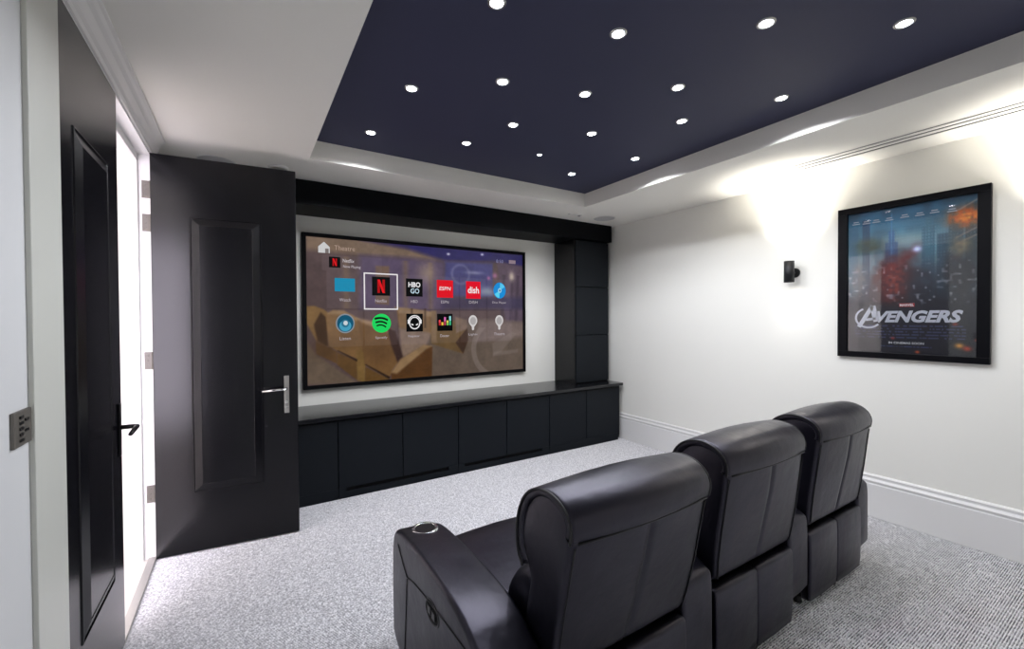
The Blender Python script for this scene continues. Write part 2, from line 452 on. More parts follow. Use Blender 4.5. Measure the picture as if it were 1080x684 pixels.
def grid_picture(nx, nz, x0, x1, z0, z1, put, paint, name, m, parent):
    gx = np.linspace(x0, x1, nx); gz = np.linspace(z0, z1, nz)
    X, Z = np.meshgrid(gx, gz)
    C = paint(X, Z)                                                   # sRGB 0..255
    C = np.clip(C/255.0, 0, 1); L = np.where(C <= .04045, C/12.92, ((C+.055)/1.055)**2.4)
    V = [put(float(x), float(z)) for x, z in zip(X.ravel(), Z.ravel())]
    idx = np.arange(nx*nz).reshape(nz, nx)
    Fs = np.stack([idx[:-1, :-1], idx[:-1, 1:], idx[1:, 1:], idx[1:, :-1]], -1).reshape(-1, 4).tolist()
    me = bpy.data.meshes.new(name); me.from_pydata(V, [], Fs)
    at = me.color_attributes.new('picture', 'FLOAT_COLOR', 'POINT')
    at.data.foreach_set('color', np.concatenate([L.reshape(-1, 3), np.ones((nx*nz, 1))], 1).astype(np.float32).ravel())
    me.materials.append(M[m]); o = bpy.data.objects.new(name, me); COL.objects.link(o); o.parent = parent
    return o
def poly_mask(X, Z, P, soft):
    """soft inside mask of a polygon"""
    n = len(P); inside = np.zeros(X.shape, bool); dist = np.full(X.shape, 1e9)
    for i in range(n):
        (ax, az), (bx, bz) = P[i], P[(i+1) % n]
        cond = ((az > Z) != (bz > Z)) & (X < (bx-ax)*(Z-az)/((bz-az) if bz != az else 1e-9)+ax)
        inside ^= cond
        dx, dz = bx-ax, bz-az; t = np.clip(((X-ax)*dx+(Z-az)*dz)/(dx*dx+dz*dz+1e-12), 0, 1)
        dist = np.minimum(dist, np.hypot(X-ax-t*dx, Z-az-t*dz))
    sd = np.where(inside, dist, -dist)
    return np.clip(sd/soft+.5, 0, 1)
def mixc(C, mask, col, a=1.0):
    k = (mask*a)[..., None]; return C*(1-k)+np.array(col, float)*k
def blob(X, Z, x, z, rx, rz): return np.exp(-(((X-x)/rx)**2+((Z-z)/rz)**2))
def vnoise(X, Z, s, seed):
    rng = np.random.default_rng(seed); g = rng.random((64, 64)); x = X*s; z = Z*s
    xi = np.floor(x).astype(int); zi = np.floor(z).astype(int); fx = x-xi; fz = z-zi
    fx = fx*fx*(3-2*fx); fz = fz*fz*(3-2*fz); G = lambda a, b: g[a % 64, b % 64]
    return (G(xi, zi)*(1-fx)+G(xi+1, zi)*fx)*(1-fz)+(G(xi, zi+1)*(1-fx)+G(xi+1, zi+1)*fx)*fz

SP = dict([
('cream',[(0.46, 2.2), (0.948, 2.2), (1.352, 2.157), (1.741, 2.059), (1.378, 2.06), (0.923, 2.053), (0.46, 2.07)]),
('blue',[(0.924, 2.2), (2.77, 2.2), (2.77, 2.05), (2.37, 2.086), (1.785, 2.056), (1.378, 2.152)]),
('wallp',[(0.923, 2.053), (1.378, 2.06), (1.785, 2.048), (1.767, 1.539), (0.918, 1.547)]),
('scr',[(1.785, 2.048), (2.353, 2.065), (2.351, 1.689), (1.768, 1.69)]),
('rcol',[(2.404, 2.089), (2.77, 2.05), (2.77, 0.85), (2.606, 0.85)]),
('navy',[(1.738, 1.676), (2.77, 1.698), (2.77, 1.56), (1.737, 1.553)]),
('floor',[(1.563, 1.323), (2.167, 1.441), (2.77, 1.407), (2.77, 0.85), (1.616, 0.835)]),
('floor2',[(2.167, 1.441), (2.77, 1.407), (2.77, 1.238), (2.133, 1.197)]),
('mid',[(1.269, 1.543), (1.625, 1.495), (1.637, 1.293), (1.292, 1.362)]),
('midtop',[(1.245, 1.573), (1.418, 1.556), (1.679, 1.52), (1.652, 1.47), (1.293, 1.513)]),
('midfloor',[(1.292, 1.362), (1.624, 1.306), (1.57, 1.188), (1.314, 1.07)]),
('carp',[(0.457, 1.267), (0.535, 1.144), (0.891, 0.855), (0.452, 0.876)]),
('backA',[(0.46, 1.57), (0.529, 1.573), (0.61, 1.539), (0.656, 1.5), (0.668, 1.182), (0.546, 1.253), (0.458, 1.43)]),
('darkA',[(0.579, 1.517), (0.625, 1.472), (0.666, 1.184), (0.551, 1.258), (0.522, 1.407)]),
('lowA',[(0.536, 1.253), (0.71, 1.158), (0.714, 1.045), (0.54, 1.143)]),
('backB',[(0.62, 1.495), (0.682, 1.534), (0.777, 1.529), (0.897, 1.46), (0.952, 1.414), (0.948, 1.054), (0.721, 1.163), (0.643, 1.211)]),
('topB',[(0.64, 1.506), (0.688, 1.534), (0.777, 1.529), (0.908, 1.454), (0.885, 1.437), (0.777, 1.495), (0.682, 1.5)]),
('lowB',[(0.715, 1.152), (0.893, 1.057), (0.891, 0.879), (0.714, 1.034)]),
('postB',[(0.882, 1.144), (0.927, 1.171), (0.966, 1.134), (0.963, 0.849), (0.891, 0.879)]),
('backC',[(0.897, 1.449), (0.963, 1.425), (1.078, 1.418), (1.195, 1.363), (1.314, 1.07), (1.227, 0.966), (1.191, 0.878), (0.959, 1.019), (0.944, 1.136)]),
('topC',[(0.886, 1.463), (1.124, 1.412), (1.225, 1.345), (1.183, 1.322), (0.941, 1.42)]),
('sleeve',[(1.171, 1.376), (1.255, 1.332), (1.329, 1.069), (1.276, 1.011), (1.211, 1.195)]),
('lowC',[(0.965, 1.001), (1.196, 0.866), (1.19, 0.836), (0.958, 0.832)]),
('arm',[(1.209, 0.931), (1.57, 1.175), (1.636, 1.166), (1.626, 0.851), (1.208, 0.835)]),
('armtop',[(1.209, 0.931), (1.301, 1.058), (1.543, 1.189), (1.629, 1.173), (1.569, 1.144), (1.263, 0.915)]),
('gapB',[(0.715, 1.166), (0.726, 1.168), (0.893, 1.075), (0.887, 1.055)]),
('gapC',[(0.959, 1.024), (0.971, 1.026), (1.197, 0.89), (1.19, 0.866)]),
('farbody',[(1.624, 1.197), (1.626, 1.391), (1.903, 1.438), (2.034, 1.335), (2.033, 1.196), (1.983, 1.077), (1.806, 1.135)]),
('fardark',[(1.894, 1.2), (1.983, 1.077), (2.043, 1.221), (2.034, 1.354)]),
('farback',[(1.627, 1.536), (1.678, 1.536), (1.682, 1.208), (1.624, 1.21)]),
('farseat',[(1.89, 1.475), (2.027, 1.437), (2.034, 1.342), (1.902, 1.3)]),
('door',[(1.068, 1.963), (1.199, 1.966), (1.195, 1.587), (1.064, 1.598)])])
GX = [.788, 1.1185, 1.4485, 1.779, 2.109, 2.439]; GZ = [1.767, 1.414]
def paint_screen(X, Z):
    C = np.zeros(X.shape+(3,))+np.array((82, 66, 66), float)
    def P(n, col, soft=.02, a=1.0):
        nonlocal C; C = mixc(C, poly_mask(X, Z, SP[n], soft), col, a)
    P('cream', (118, 98, 82), .05); P('blue', (38, 32, 88), .05); P('wallp', (82, 68, 92), .06)
    P('scr', (66, 64, 112), .03); P('door', (104, 82, 70), .015); P('rcol', (84, 68, 84), .03)
    for x in (2.47, 2.58, 2.66): C = mixc(C, blob(X, Z*0+1, x+(Z-1.5)*.06, 1, .02, 1)*(Z < 1.95), (52, 40, 56), .6)
    for x in (.80, 1.36, 1.62): C = mixc(C, blob(X, Z*0+1, x, 1, .03, 1)*(Z > 1.55)*(Z < 2.03), (120, 98, 70), .5)
    C = mixc(C, blob(X, Z, 1.58, 1.92, .1, .1), (172, 150, 130), .6)
    C = mixc(C, blob(X, Z, 2.60, 1.93, .035, .05), (215, 200, 180), .8)
    # scene on the pictured screen: a pale disc, a light band, pink sparks
    r = np.hypot((X-1.96)/.10, (Z-1.925)/.10); C = mixc(C, np.exp(-((r-1)/.15)**2), (140, 140, 170), .35)
    C = mixc(C, blob(X, Z, 2.12, 1.95, .10, .018), (150, 150, 180), .7)
    C = mixc(C, blob(X, Z, 2.28, 1.75, .09, .05), (150, 165, 175), .8)
    C = mixc(C, blob(X, Z, 2.38, 1.93, .03, .03), (190, 120, 170), .7); C = mixc(C, blob(X, Z, 2.30, 1.90, .02, .02), (200, 110, 160), .7)
    P('navy', (50, 44, 74), .05, .8); P('floor', (92, 78, 68), .05); P('floor2', (118, 102, 98), .06, .8)
    P('mid', (120, 92, 62), .02); P('midtop', (138, 112, 84), .02); P('midfloor', (124, 104, 90), .03)
    P('farbody', (98, 75, 44), .015); P('farback', (122, 98, 70), .02); P('farseat', (116, 96, 82), .02); P('fardark', (58, 38, 26), .015)
    for x in (1.42, 1.56): C = mixc(C, blob(X, Z*0+1, x, 1, .012, 1)*(Z < 1.56)*(Z > 1.36), (58, 40, 28), .7)
    P('carp', (98, 83, 70), .03)
    P('backA', (124, 95, 60), .015); P('darkA', (62, 43, 29), .02); P('lowA', (88, 63, 37), .012)
    P('backB', (118, 88, 53), .015); P('topB', (152, 122, 86), .03); P('lowB', (90, 65, 36), .012); P('postB', (114, 88, 49), .015)
    P('backC', (106, 77, 46), .015); P('topC', (150, 122, 94), .03); P('lowC', (92, 66, 34), .012)
    P('gapB', (40, 27, 18), .012); P('gapC', (40, 27, 18), .012)
    P('sleeve', (54, 36, 32), .02)
    P('arm', (82, 53, 27), .012); P('armtop', (138, 110, 78), .025)
    C = mixc(C, blob(X, Z, .80, 1.25, .15, .12), (78, 54, 33), .4); C = mixc(C, blob(X, Z, 1.10, 1.12, .12, .12), (72, 49, 30), .45)
    C = mixc(C, blob(X, Z, .56, 1.20, .1, .1), (70, 50, 34), .4)
    n = vnoise(X, Z, 14, 3)*.6+vnoise(X, Z, 45, 4)*.4; C = C*(.90+.2*n)[..., None]
    # translucent tiles of the menu grid
    for i, gx in enumerate(GX):
        for gz in GZ:
            t = np.clip((.16-np.abs(X-gx))/.006, 0, 1)*np.clip((.172-np.abs(Z-gz+.045))/.006, 0, 1)
            C = mixc(C, t, (150, 135, 150), .13)
    C = mixc(C, np.clip((.27-np.abs(X-.86))/.006, 0, 1)*np.clip((.075-np.abs(Z-1.965))/.006, 0, 1), (150, 135, 150), .12)
    # pale ring and slanted stroke of the picture's big faint emblem
    r = np.hypot(X-2.42, Z-1.12); C = mixc(C, np.clip((.035-np.abs(r-.31))/.01, 0, 1)*(X < 2.4)*(Z < 1.35), (150, 138, 134), .32)
    for Pg in ([(2.34, 1.175), (2.6, 1.30), (2.66, 1.28), (2.45, 1.07), (2.35, 1.04)], [(2.35, 1.03), (2.68, 1.06), (2.68, 1.10), (2.36, 1.08)]):
        C = mixc(C, poly_mask(X, Z, Pg, .02), (150, 138, 134), .25)
    for x, z in ((1.82, 2.13), (2.22, 2.155)): C = mixc(C, blob(X, Z, x, z, .018, .012), (235, 235, 245), .9)
    return C
picd = grid_picture(330, 192, SX0, SX1, SZ0, SZ1, lambda x, z: (x-OX, SY-YB, z-OZ), paint_screen, 'display', 'screen', tv)
LAY = [0]
def sput(y): return lambda u, v: (u-OX, y-YB, v-OZ)
GM = {}
def gm(rgb, s=1.0):
    k = (rgb, s)
    if k not in GM: GM[k] = glow('screen pixels %d %d %d' % rgb, rgb, s*.84)
    return GM[k]
Y1, Y2, Y3 = SY-.0012, SY-.0024, SY-.0036
def flat_poly(P, y): return MB().add([sput(y)(*p) for p in P], [list(range(len(P)))])
def flat_rect(cx, cz, w, h, y): return flat_poly([(cx-w/2, cz-h/2), (cx+w/2, cz-h/2), (cx+w/2, cz+h/2), (cx-w/2, cz+h/2)], y)
def circ(cx, cz, rx, rz=None, n=40, a0=0, a1=2*PI): 
    rz = rz or rx; return [(cx+rx*math.cos(a0+(a1-a0)*i/n), cz+rz*math.sin(a0+(a1-a0)*i/n)) for i in range(n if abs(a1-a0-2*PI) < 1e-6 else n+1)]
def stroke(P, w, y, put=None, closed=False):
    """flat line of width w along 2D points"""
    put = put or sput(y); n = len(P); V = []; Fs = []
    for i in range(n):
        a = Vector(P[i-1] if (closed or i > 0) else P[i]); b = Vector(P[(i+1) % n] if (closed or i < n-1) else P[i])
        d = (b-a).normalized(); nn = Vector((-d.y, d.x))*w/2; p = Vector(P[i])
        V += [put(*(p+nn)), put(*(p-nn))]
    for i in range(n if closed else n-1):
        j = (i+1) % n; Fs.append([2*i, 2*j, 2*j+1, 2*i+1])
    return MB().add(V, Fs)
WHITE, GREY = (240, 238, 240), (185, 176, 182)
def label(txt, cx, cz, w, h=.03, col=GREY): text_mb(txt, cx, cz, w, h, sput(Y1)).build('caption', gm(col), tv)
def icon(mb, rgb, name='app_icon', parent=None, s=1.0): return mb.build(name, gm(rgb, s), parent or tv)

def n_mark(cx, cz, h, parent):
    w = h*.55; b = w*.32
    icon(flat_poly([(cx-w/2, cz-h/2), (cx-w/2+b, cz-h/2), (cx-w/2+b, cz+h/2), (cx-w/2, cz+h/2)], Y2), (178, 10, 16), 'letter_mark', parent)
    icon(flat_poly([(cx+w/2-b, cz-h/2), (cx+w/2, cz-h/2), (cx+w/2, cz+h/2), (cx+w/2-b, cz+h/2)], Y2), (178, 10, 16), 'letter_mark', parent)
    icon(flat_poly([(cx-w/2, cz+h/2), (cx-w/2+b, cz+h/2), (cx+w/2, cz-h/2), (cx+w/2-b, cz-h/2)], Y3), (229, 20, 30), 'letter_mark', parent)
# header
hs = icon(flat_poly([(.565, 2.05), (.565, 2.105), (.613, 2.15), (.661, 2.105), (.661, 2.05)], Y1), (205, 205, 205), 'home_icon')
icon(flat_poly([(.622, 2.05), (.622, 2.09), (.652, 2.09), (.652, 2.05)], Y2), (120, 112, 110), 'home_door', hs)
label('Theatre', .79, 2.105, .18, .042, (176, 152, 138))
k = icon(flat_rect(.702, 1.972, .097, .097, Y1), (4, 4, 5)); n_mark(.702, 1.972, .068, k)
label('Netflix', .822, 1.992, .10, .033, (215, 208, 212)); label('Now Playing', .852, 1.935, .155, .033, (200, 192, 198))
label('8:50', 2.442, 2.095, .09, .036, (130, 130, 170)); icon(flat_rect(2.608, 2.098, .09, .04, Y1), (140, 122, 132), 'menu_button')
# first row
icon(flat_rect(.788, 1.769, .178, .122, Y1), (28, 140, 178)); label('Watch', .788, 1.631, .10)
k = icon(flat_rect(GX[1], 1.768, .172, .18, Y1), (4, 4, 5)); n_mark(GX[1], 1.768, .128, k)
label('Netflix', 1.117, 1.628, .112)
m_ = MB()
for q in (flat_rect(1.119, 1.887, .326, .012, Y1), flat_rect(1.119, 1.549, .326, .012, Y1), flat_rect(.962, 1.718, .012, .326, Y1), flat_rect(1.276, 1.718, .012, .326, Y1)): m_.add(q.v, q.f)
icon(m_, (236, 232, 234), 'selection_frame')
k = icon(flat_rect(GX[2], 1.766, .172, .178, Y1), (4, 4, 5))
text_mb('HBO', GX[2], 1.795, .125, .052, sput(Y2), offset=.03).build('lettering', gm(WHITE), k)
text_mb('GO', GX[2]+.005, 1.732, .09, .05, sput(Y2), offset=.015).build('lettering', gm((200, 225, 240)), k)
label('HBO', 1.446, 1.628, .07)
k = icon(flat_rect(GX[3], 1.764, .182, .182, Y1), (226, 16, 34))
text_mb('ESPN', GX[3], 1.768, .130, .038, sput(Y2), shear=.15, offset=.008).build('lettering', gm(WHITE), k); label('ESPN', 1.776, 1.627, .085)
k = icon(flat_rect(GX[4], 1.762, .176, .186, Y1), (226, 14, 40))
text_mb('dish', GX[4], 1.762, .135, .072, sput(Y2), offset=.02).build('lettering', gm(WHITE), k); label('DISH', 2.107, 1.63, .10)
k = icon(flat_poly(circ(GX[5], 1.767, .08, .09), Y1), (26, 140, 214))
icon(flat_poly([(GX[5], 1.767)]+circ(GX[5], 1.767, .074, .084, 14, .5, 1.5), Y2), (90, 200, 240), 'disc_glint', k)
icon(flat_poly([(GX[5], 1.767)]+circ(GX[5], 1.767, .074, .084, 14, .5+PI, 1.5+PI), Y2), (90, 215, 245), 'disc_glint', k)
icon(flat_poly(circ(GX[5], 1.767, .024, .027), Y3), (150, 210, 235), 'disc_hub', k)
icon(flat_poly(circ(GX[5], 1.767, .009, .010), Y3-.001), (20, 40, 70), 'disc_hole', k)
label('Disc Player', 2.436, 1.629, .18)
# second row
k = icon(flat_poly(circ(.788, 1.414, .083, .09), Y1), (134, 142, 150))
icon(flat_poly(circ(.788, 1.414, .072, .078), Y2), (18, 84, 112), 'speaker_cone', k)
icon(flat_poly(circ(.788, 1.392, .052, .05), Y2-.0004), (70, 158, 190), 'speaker_cone', k)
icon(flat_poly(circ(.788, 1.414, .034, .036), Y3), (46, 116, 144), 'speaker_cone', k)
icon(flat_poly(circ(.790, 1.418, .019, .021), Y3-.001), (205, 214, 220), 'speaker_cap', k)
label('Listen', .786, 1.276, .097)
k = icon(flat_poly(circ(1.1195, 1.413, .090, .091), Y1), (30, 215, 96))
for r, w, dz in ((.115, .02, .034), (.098, .017, -.001), (.082, .014, -.033)):
    hwid = r*.55; P = [(1.1195-.003+hwid*(i/10-.5)*2, 1.413+dz+.016*(1-((i/10-.5)*2)**2)-.012*(i/10-.5)) for i in range(11)]
    icon(stroke(P, w, Y2), (10, 20, 14), 'sound_bar', k)
label('Spotify', 1.116, 1.272, .115)
k = icon(flat_rect(GX[2], 1.415, .172, .18, Y1), (4, 4, 5))
icon(stroke(circ(GX[2], 1.412, .053, .058), .011, Y2, closed=True), WHITE, 'mascot_free_ring', k)
k.children[0].name = 'round_mark'
icon(stroke(circ(GX[2], 1.418, .066, .068, 14, .35, PI-.35), .010, Y2), WHITE, 'headband', k)
for s in (-1, 1):
    icon(flat_rect(GX[2]+s*.064, 1.425, .016, .04, Y2), WHITE, 'ear_pad', k)
    icon(flat_poly([(GX[2]+s*.010, 1.396), (GX[2]+s*.038, 1.408), (GX[2]+s*.034, 1.394), (GX[2]+s*.016, 1.386)], Y2), WHITE, 'eye_mark', k)
label('Napster', 1.441, 1.278, .118)
k = icon(flat_rect(GX[3]-.004, 1.415, .172, .178, Y1), (4, 4, 5))
for j, (hh, cols) in enumerate(((.055, ((232, 70, 80), (190, 40, 50))), (.032, ((240, 200, 70), (240, 200, 70))), (.085, ((220, 110, 180), (180, 60, 90))), (.05, ((220, 215, 90), (120, 200, 90))), (.095, ((150, 220, 220), (60, 180, 130))))):
    x = GX[3]-.062+j*.029; zb = 1.385
    icon(flat_rect(x, zb+hh*.75, .021, hh*.5, Y2), cols[0], 'equaliser_bar', k); icon(flat_rect(x, zb+hh*.25, .021, hh*.5, Y2), cols[1], 'equaliser_bar', k)
label('Deezer', 1.772, 1.277, .10)
for i, (gx, tx, w) in enumerate(((2.102, 'Lights', .105), (2.432, 'Theatre', .14))):
    P = circ(gx, 1.432, .052, .058, 28, -.6, PI+.6)+[(gx-.014, 1.362), (gx-.013, 1.335), (gx, 1.325), (gx+.013, 1.335), (gx+.014, 1.362)]
    k = icon(flat_poly(P, Y1), (212, 208, 208)); icon(flat_poly(circ(gx, 1.428, .036, .042), Y2), (172, 168, 168), 'bulb_shade', k)
    label(tx, gx, 1.28, w)

# ------------------------------------------------------------------ film poster on the right wall
PY0, PY1, PZ0, PZ1 = .722, 1.393, 1.195, 2.212                       # print area (y runs right to left in view)
po = thing('framed_poster', 'black framed film poster hanging on the right wall', 'poster', (XR, 1.06, 1.7))
def pput(x): return lambda u, v: (x-XR, u-1.06, v-1.7)               # u is world y
m_ = MB()
FO = dict(y0=.664, y1=1.452, z0=1.154, z1=2.256)
for y0, y1, z0, z1 in ((FO['y0'], FO['y1'], PZ1, FO['z1']), (FO['y0'], FO['y1'], FO['z0'], PZ0), (FO['y0'], PY0, PZ0, PZ1), (PY1, FO['y1'], PZ0, PZ1)):
    m_.box(-.036, -.001, y0-1.06, y1-1.06, z0-1.7, z1-1.7)
m_.build('frame', 'frame', po, bevel=.002)
m_ = MB().box(-.012, -.002, PY0-1.06, PY1-1.06, PZ0-1.7, PZ1-1.7).build('backing', 'plastic', po)
def paint_poster(U, Z):
    A = -U                                                            # grows to the right in view
    t = (Z-PZ0)/(PZ1-PZ0)
    C = np.zeros(U.shape+(3,))
    top, mid, low = np.array((34, 78, 104.)), np.array((84, 118, 128.)), np.array((24, 26, 38.))
    k1 = np.clip((t-.62)/.38, 0, 1)[..., None]; C = mid*(1-k1)+top*k1
    k2 = np.clip((.62-t)/.28, 0, 1)[..., None]; C = C*(1-k2)+low*k2
    n = vnoise(U+3, Z, 9, 11)*.6+vnoise(U, Z, 23, 12)*.4
    C = C*(.75+.5*n)[..., None]
    C = mixc(C, blob(U, Z, 1.06, 1.97, .16, .05), (150, 158, 150), .55)
    # plain skyline: stepped tower blocks
    for y, w, h, col in ((1.36, .06, 2.12, (44, 84, 108)), (1.285, .05, 2.16, (28, 58, 84)), (1.215, .04, 2.05, (50, 92, 112)), (1.14, .075, 1.98, (40, 78, 120)), (1.14, .04, 2.06, (44, 86, 130)), (1.14, .012, 2.18, (70, 120, 160)),
                         (.95, .07, 2.06, (48, 86, 104)), (.95, .035, 2.12, (56, 96, 112)), (.88, .06, 2.0, (36, 66, 84)), (.82, .07, 2.13, (44, 70, 82)), (.745, .07, 2.17, (40, 56, 62))):
        mk = np.clip((w/2-np.abs(U-y))/.006, 0, 1)*np.clip((h-Z)/.02, 0, 1)*np.clip((Z-1.55)/.15, 0, 1); C = mixc(C, mk, col, .8)
    win = (np.sin(U*420) > .5)*(np.sin(Z*300) > .3)*(n > .5)*np.clip((Z-1.7)/.1, 0, 1)*np.clip((2.12-Z)/.1, 0, 1); C = mixc(C, win.astype(float), (120, 160, 180), .3)
    # burst of fire at the upper right with flying streaks
    f = blob(U, Z, .775, 2.075, .075, .06)*(.4+1.0*vnoise(U, Z, 60, 21)); C = mixc(C, np.clip(f*1.5, 0, 1), (168, 84, 34), 1); C = mixc(C, np.clip(blob(U, Z, .765, 2.07, .04, .03)*1.2*vnoise(U, Z, 75, 22), 0, 1), (240, 170, 60), 1)
    for a, b, z0 in ((.74, -.5, 1.95), (.73, -.55, 2.0), (.75, -.6, 2.16)):
        C = mixc(C, np.exp(-((Z-z0-(U-a)*b)/.006)**2)*(U < .82), (150, 130, 120), .6)
    # banks of dark drifting smoke and red-lit rubble, no figures
    C = mixc(C, np.clip(blob(U, Z, 1.13, 1.70, .13, .17)*1.6*(.55+.7*vnoise(U, Z, 30, 31)), 0, 1), (62, 24, 28), .95)
    q = (U-1.08)*.75+(Z-1.845); C = mixc(C, np.exp(-(q/.045)**2)*np.clip((1.24-U)/.06, 0, 1)*np.clip((U-.97)/.05, 0, 1)*(.5+.5*vnoise(U, Z, 40, 32)), (86, 28, 30), .95)
    C = mixc(C, np.clip(blob(U, Z, 1.12, 1.68, .06, .13)*vnoise(U, Z, 55, 33)*1.3, 0, 1), (128, 54, 40), .7)
    C = mixc(C, blob(U, Z, 1.005, 1.905, .022, .02), (190, 205, 250), .95)
    C = mixc(C, np.clip(blob(U, Z, .80, 1.72, .085, .2)*1.5*(.6+.6*vnoise(U, Z, 28, 34)), 0, 1), (44, 44, 50), .95)
    C = mixc(C, np.clip(blob(U, Z, .80, 1.90, .045, .06)*1.2*vnoise(U, Z, 45, 35), 0, 1), (150, 128, 92), .7)
    C = mixc(C, np.clip(blob(U, Z, .98, 1.66, .075, .13)*1.5, 0, 1)*(.7+.3*vnoise(U, Z, 40, 36)), (30, 33, 44), .95)
    C = mixc(C, np.clip(blob(U, Z, 1.33, 1.72, .05, .13)*1.4, 0, 1)*(.6+.4*vnoise(U, Z, 33, 37)), (92, 88, 90), .9)
    C = mixc(C, np.clip(blob(U, Z, 1.27, 1.96, .07, .045)*1.4, 0, 1)*(.6+.5*vnoise(U, Z, 36, 38)), (52, 60, 44), .9)
    C = mixc(C, np.clip(vnoise(U, Z, 50, 39)-.72, 0, 1)*4*np.clip((1.85-Z)/.1, 0, 1)*np.clip((Z-1.5)/.05, 0, 1), (150, 150, 156), .6)
    # dark lower quarter with rows of pale small print and embers
    k = np.clip((1.56-Z)/.06, 0, 1); C = mixc(C, k, (30, 31, 42), .85)
    for z in (1.385, 1.365, 1.345, 1.325, 1.305):
        C = mixc(C, np.clip((.006-np.abs(Z-z))/.003, 0, 1)*(vnoise(U, Z*0, 140, int(z*1000)) > .35)*(U < 1.35)*(U > .77), (70, 74, 108), .7)
    C = mixc(C, np.clip((.005-np.abs(Z-1.243))/.003, 0, 1)*(vnoise(U, Z*0, 150, 5) > .35)*(U < 1.2)*(U > .93), (66, 72, 112), .8)
    for u, z, r, cc in ((.80, 1.262, .022, (210, 150, 60)), (.765, 1.245, .02, (190, 70, 40)), (.72, 1.30, .012, (170, 50, 30)), (.82, 1.40, .014, (130, 50, 40)), (1.13, 1.30, .012, (130, 50, 50)), (1.0, 1.21, .012, (200, 90, 50))):
        C = mixc(C, blob(U, Z, u, z, r, r*.8), cc, .9)
    return np.clip((C-16)*1.35+8, 3, 250)
grid_picture(200, 300, PY0, PY1, PZ0, PZ1, pput(XR-.0125), paint_poster, 'print', 'print', po)
T1 = XR-.0135
PM = {'silver': mat('silver print', (214, 218, 230), .5, bump=(40, .01, .001)), 'white': mat('white print', (226, 228, 232), .5, bump=(40, .01, .001)), 'redprint': mat('red print', (176, 40, 44), .5, bump=(40, .01, .001)), 'bluegrey': mat('pale grey print', (176, 186, 196), .5, bump=(40, .01, .001))}
rp = lambda x: (lambda u, v: pput(x)(-u, v))                          # text runs towards -y
tt = text_mb('VENGERS', -1.003, 1.450, .440, .082, rp(T1), shear=.3, offset=.045).build('title_lettering', PM['silver'], po)
A_ = MB()
for P, w in (([(-1.325, 1.375), (-1.245, 1.528)], .026), ([(-1.245, 1.528), (-1.222, 1.415)], .034), ([(-1.283, 1.428), (-1.222, 1.438)], .018)):
    q = stroke(P, w, 0, rp(T1)); A_.add(q.v, q.f)
q = stroke([(-1.268+.075*math.cos(a), 1.442+.07*math.sin(a)) for a in [2.0+i*.17 for i in range(22)]], .013, 0, rp(T1-.0006)); A_.add(q.v, q.f)
A_.add([rp(T1-.0008)(-1.225, 1.462), rp(T1-.0008)(-1.193, 1.440), rp(T1-.0008)(-1.225, 1.420)], [[0, 1, 2]])
A_.build('title_emblem', PM['silver'], po)
rb = MB().add([rp(T1)(-1.096, 1.541), rp(T1)(-1.016, 1.541), rp(T1)(-1.016, 1.517), rp(T1)(-1.096, 1.517)], [[0, 1, 2, 3]]).build('red_badge', PM['redprint'], po)
text_mb('MARVEL', -1.056, 1.529, .074, .018, rp(T1-.0008), offset=.03).build('lettering', PM['white'], rb)
text_mb('IN CINEMAS SOON', -1.06, 1.268, .185, .015, rp(T1), offset=.02).build('release_lettering', PM['white'], po)
for u, z in ((1.345, 2.15), (1.283, 2.145), (1.226, 2.145), (1.153, 2.145), (1.07, 2.15), (.993, 2.147), (.92, 2.15), (.838, 2.14)):
    for dz, w in ((0, .032), (-.014, .046)):                           # tiny two-line credits, far too small to read: plain bars
        MB().add([pput(T1)(u+w/2, z+dz), pput(T1)(u-w/2, z+dz), pput(T1)(u-w/2, z+dz-.006), pput(T1)(u+w/2, z+dz-.006)], [[0, 1, 2, 3]]).build('credit_line', PM['bluegrey'], po)
MB().box(-.0225, -.0205, PY0-1.06, PY1-1.06, PZ0-1.7, PZ1-1.7).build('glass', 'glass', po)

# ------------------------------------------------------------------ wall sconces
def sconce(y, label):
    s = thing('wall_sconce', label, 'wall lamp', (XR, y, 1.82), 'black cylinder sconces')
    cx = -.098
    prof = [(.028, -.075), (.034, -.086), (.037, -.086), (.037, .086), (.034, .086), (.028, .075)]
    MB().lathe(prof, (cx, 0, 0), 2, 36, cap=False).build('body', 'sconce', s)
    MB().lathe([(0, .070), (.030, .070)], (cx, 0, 0), 2, 28, cap=False).build('upper_lens', 'warm_led', s)
    MB().lathe([(0, -.070), (.030, -.070)], (cx, 0, 0), 2, 28, cap=False).build('lower_lens', 'warm_led', s)
    MB().lathe([(.010, -.065), (.010, -.006)], (0, 0, -.005), 0, 16).build('bracket', 'sconce', s)
    MB().lathe([(.036, -.016), (.040, -.010), (.040, -.001)], (0, 0, -.005), 0, 32).build('wall_rose', 'sconce', s)
    for sg, e in ((1, UP_W), (-1, DN_W)):
        l = bpy.data.lights.new('sconce_beam', 'SPOT'); l.energy = e; l.spot_size = math.radians(102 if sg > 0 else 96); l.spot_blend = 1.0
        l.shadow_soft_size = .02; l.color = (1, .955, .88)
        lo = bpy.data.objects.new('sconce_beam', l); COL.objects.link(lo); lo.parent = s; lo.location = (cx, 0, .088*sg)
        lo.rotation_euler = (PI if sg > 0 else 0, 0, 0)
UP_W, DN_W = 58, 3.2
sconce(1.765, 'black cylinder wall sconce glowing up and down beside the poster')
sconce(.33, 'black cylinder wall sconce on the near side of the framed poster')

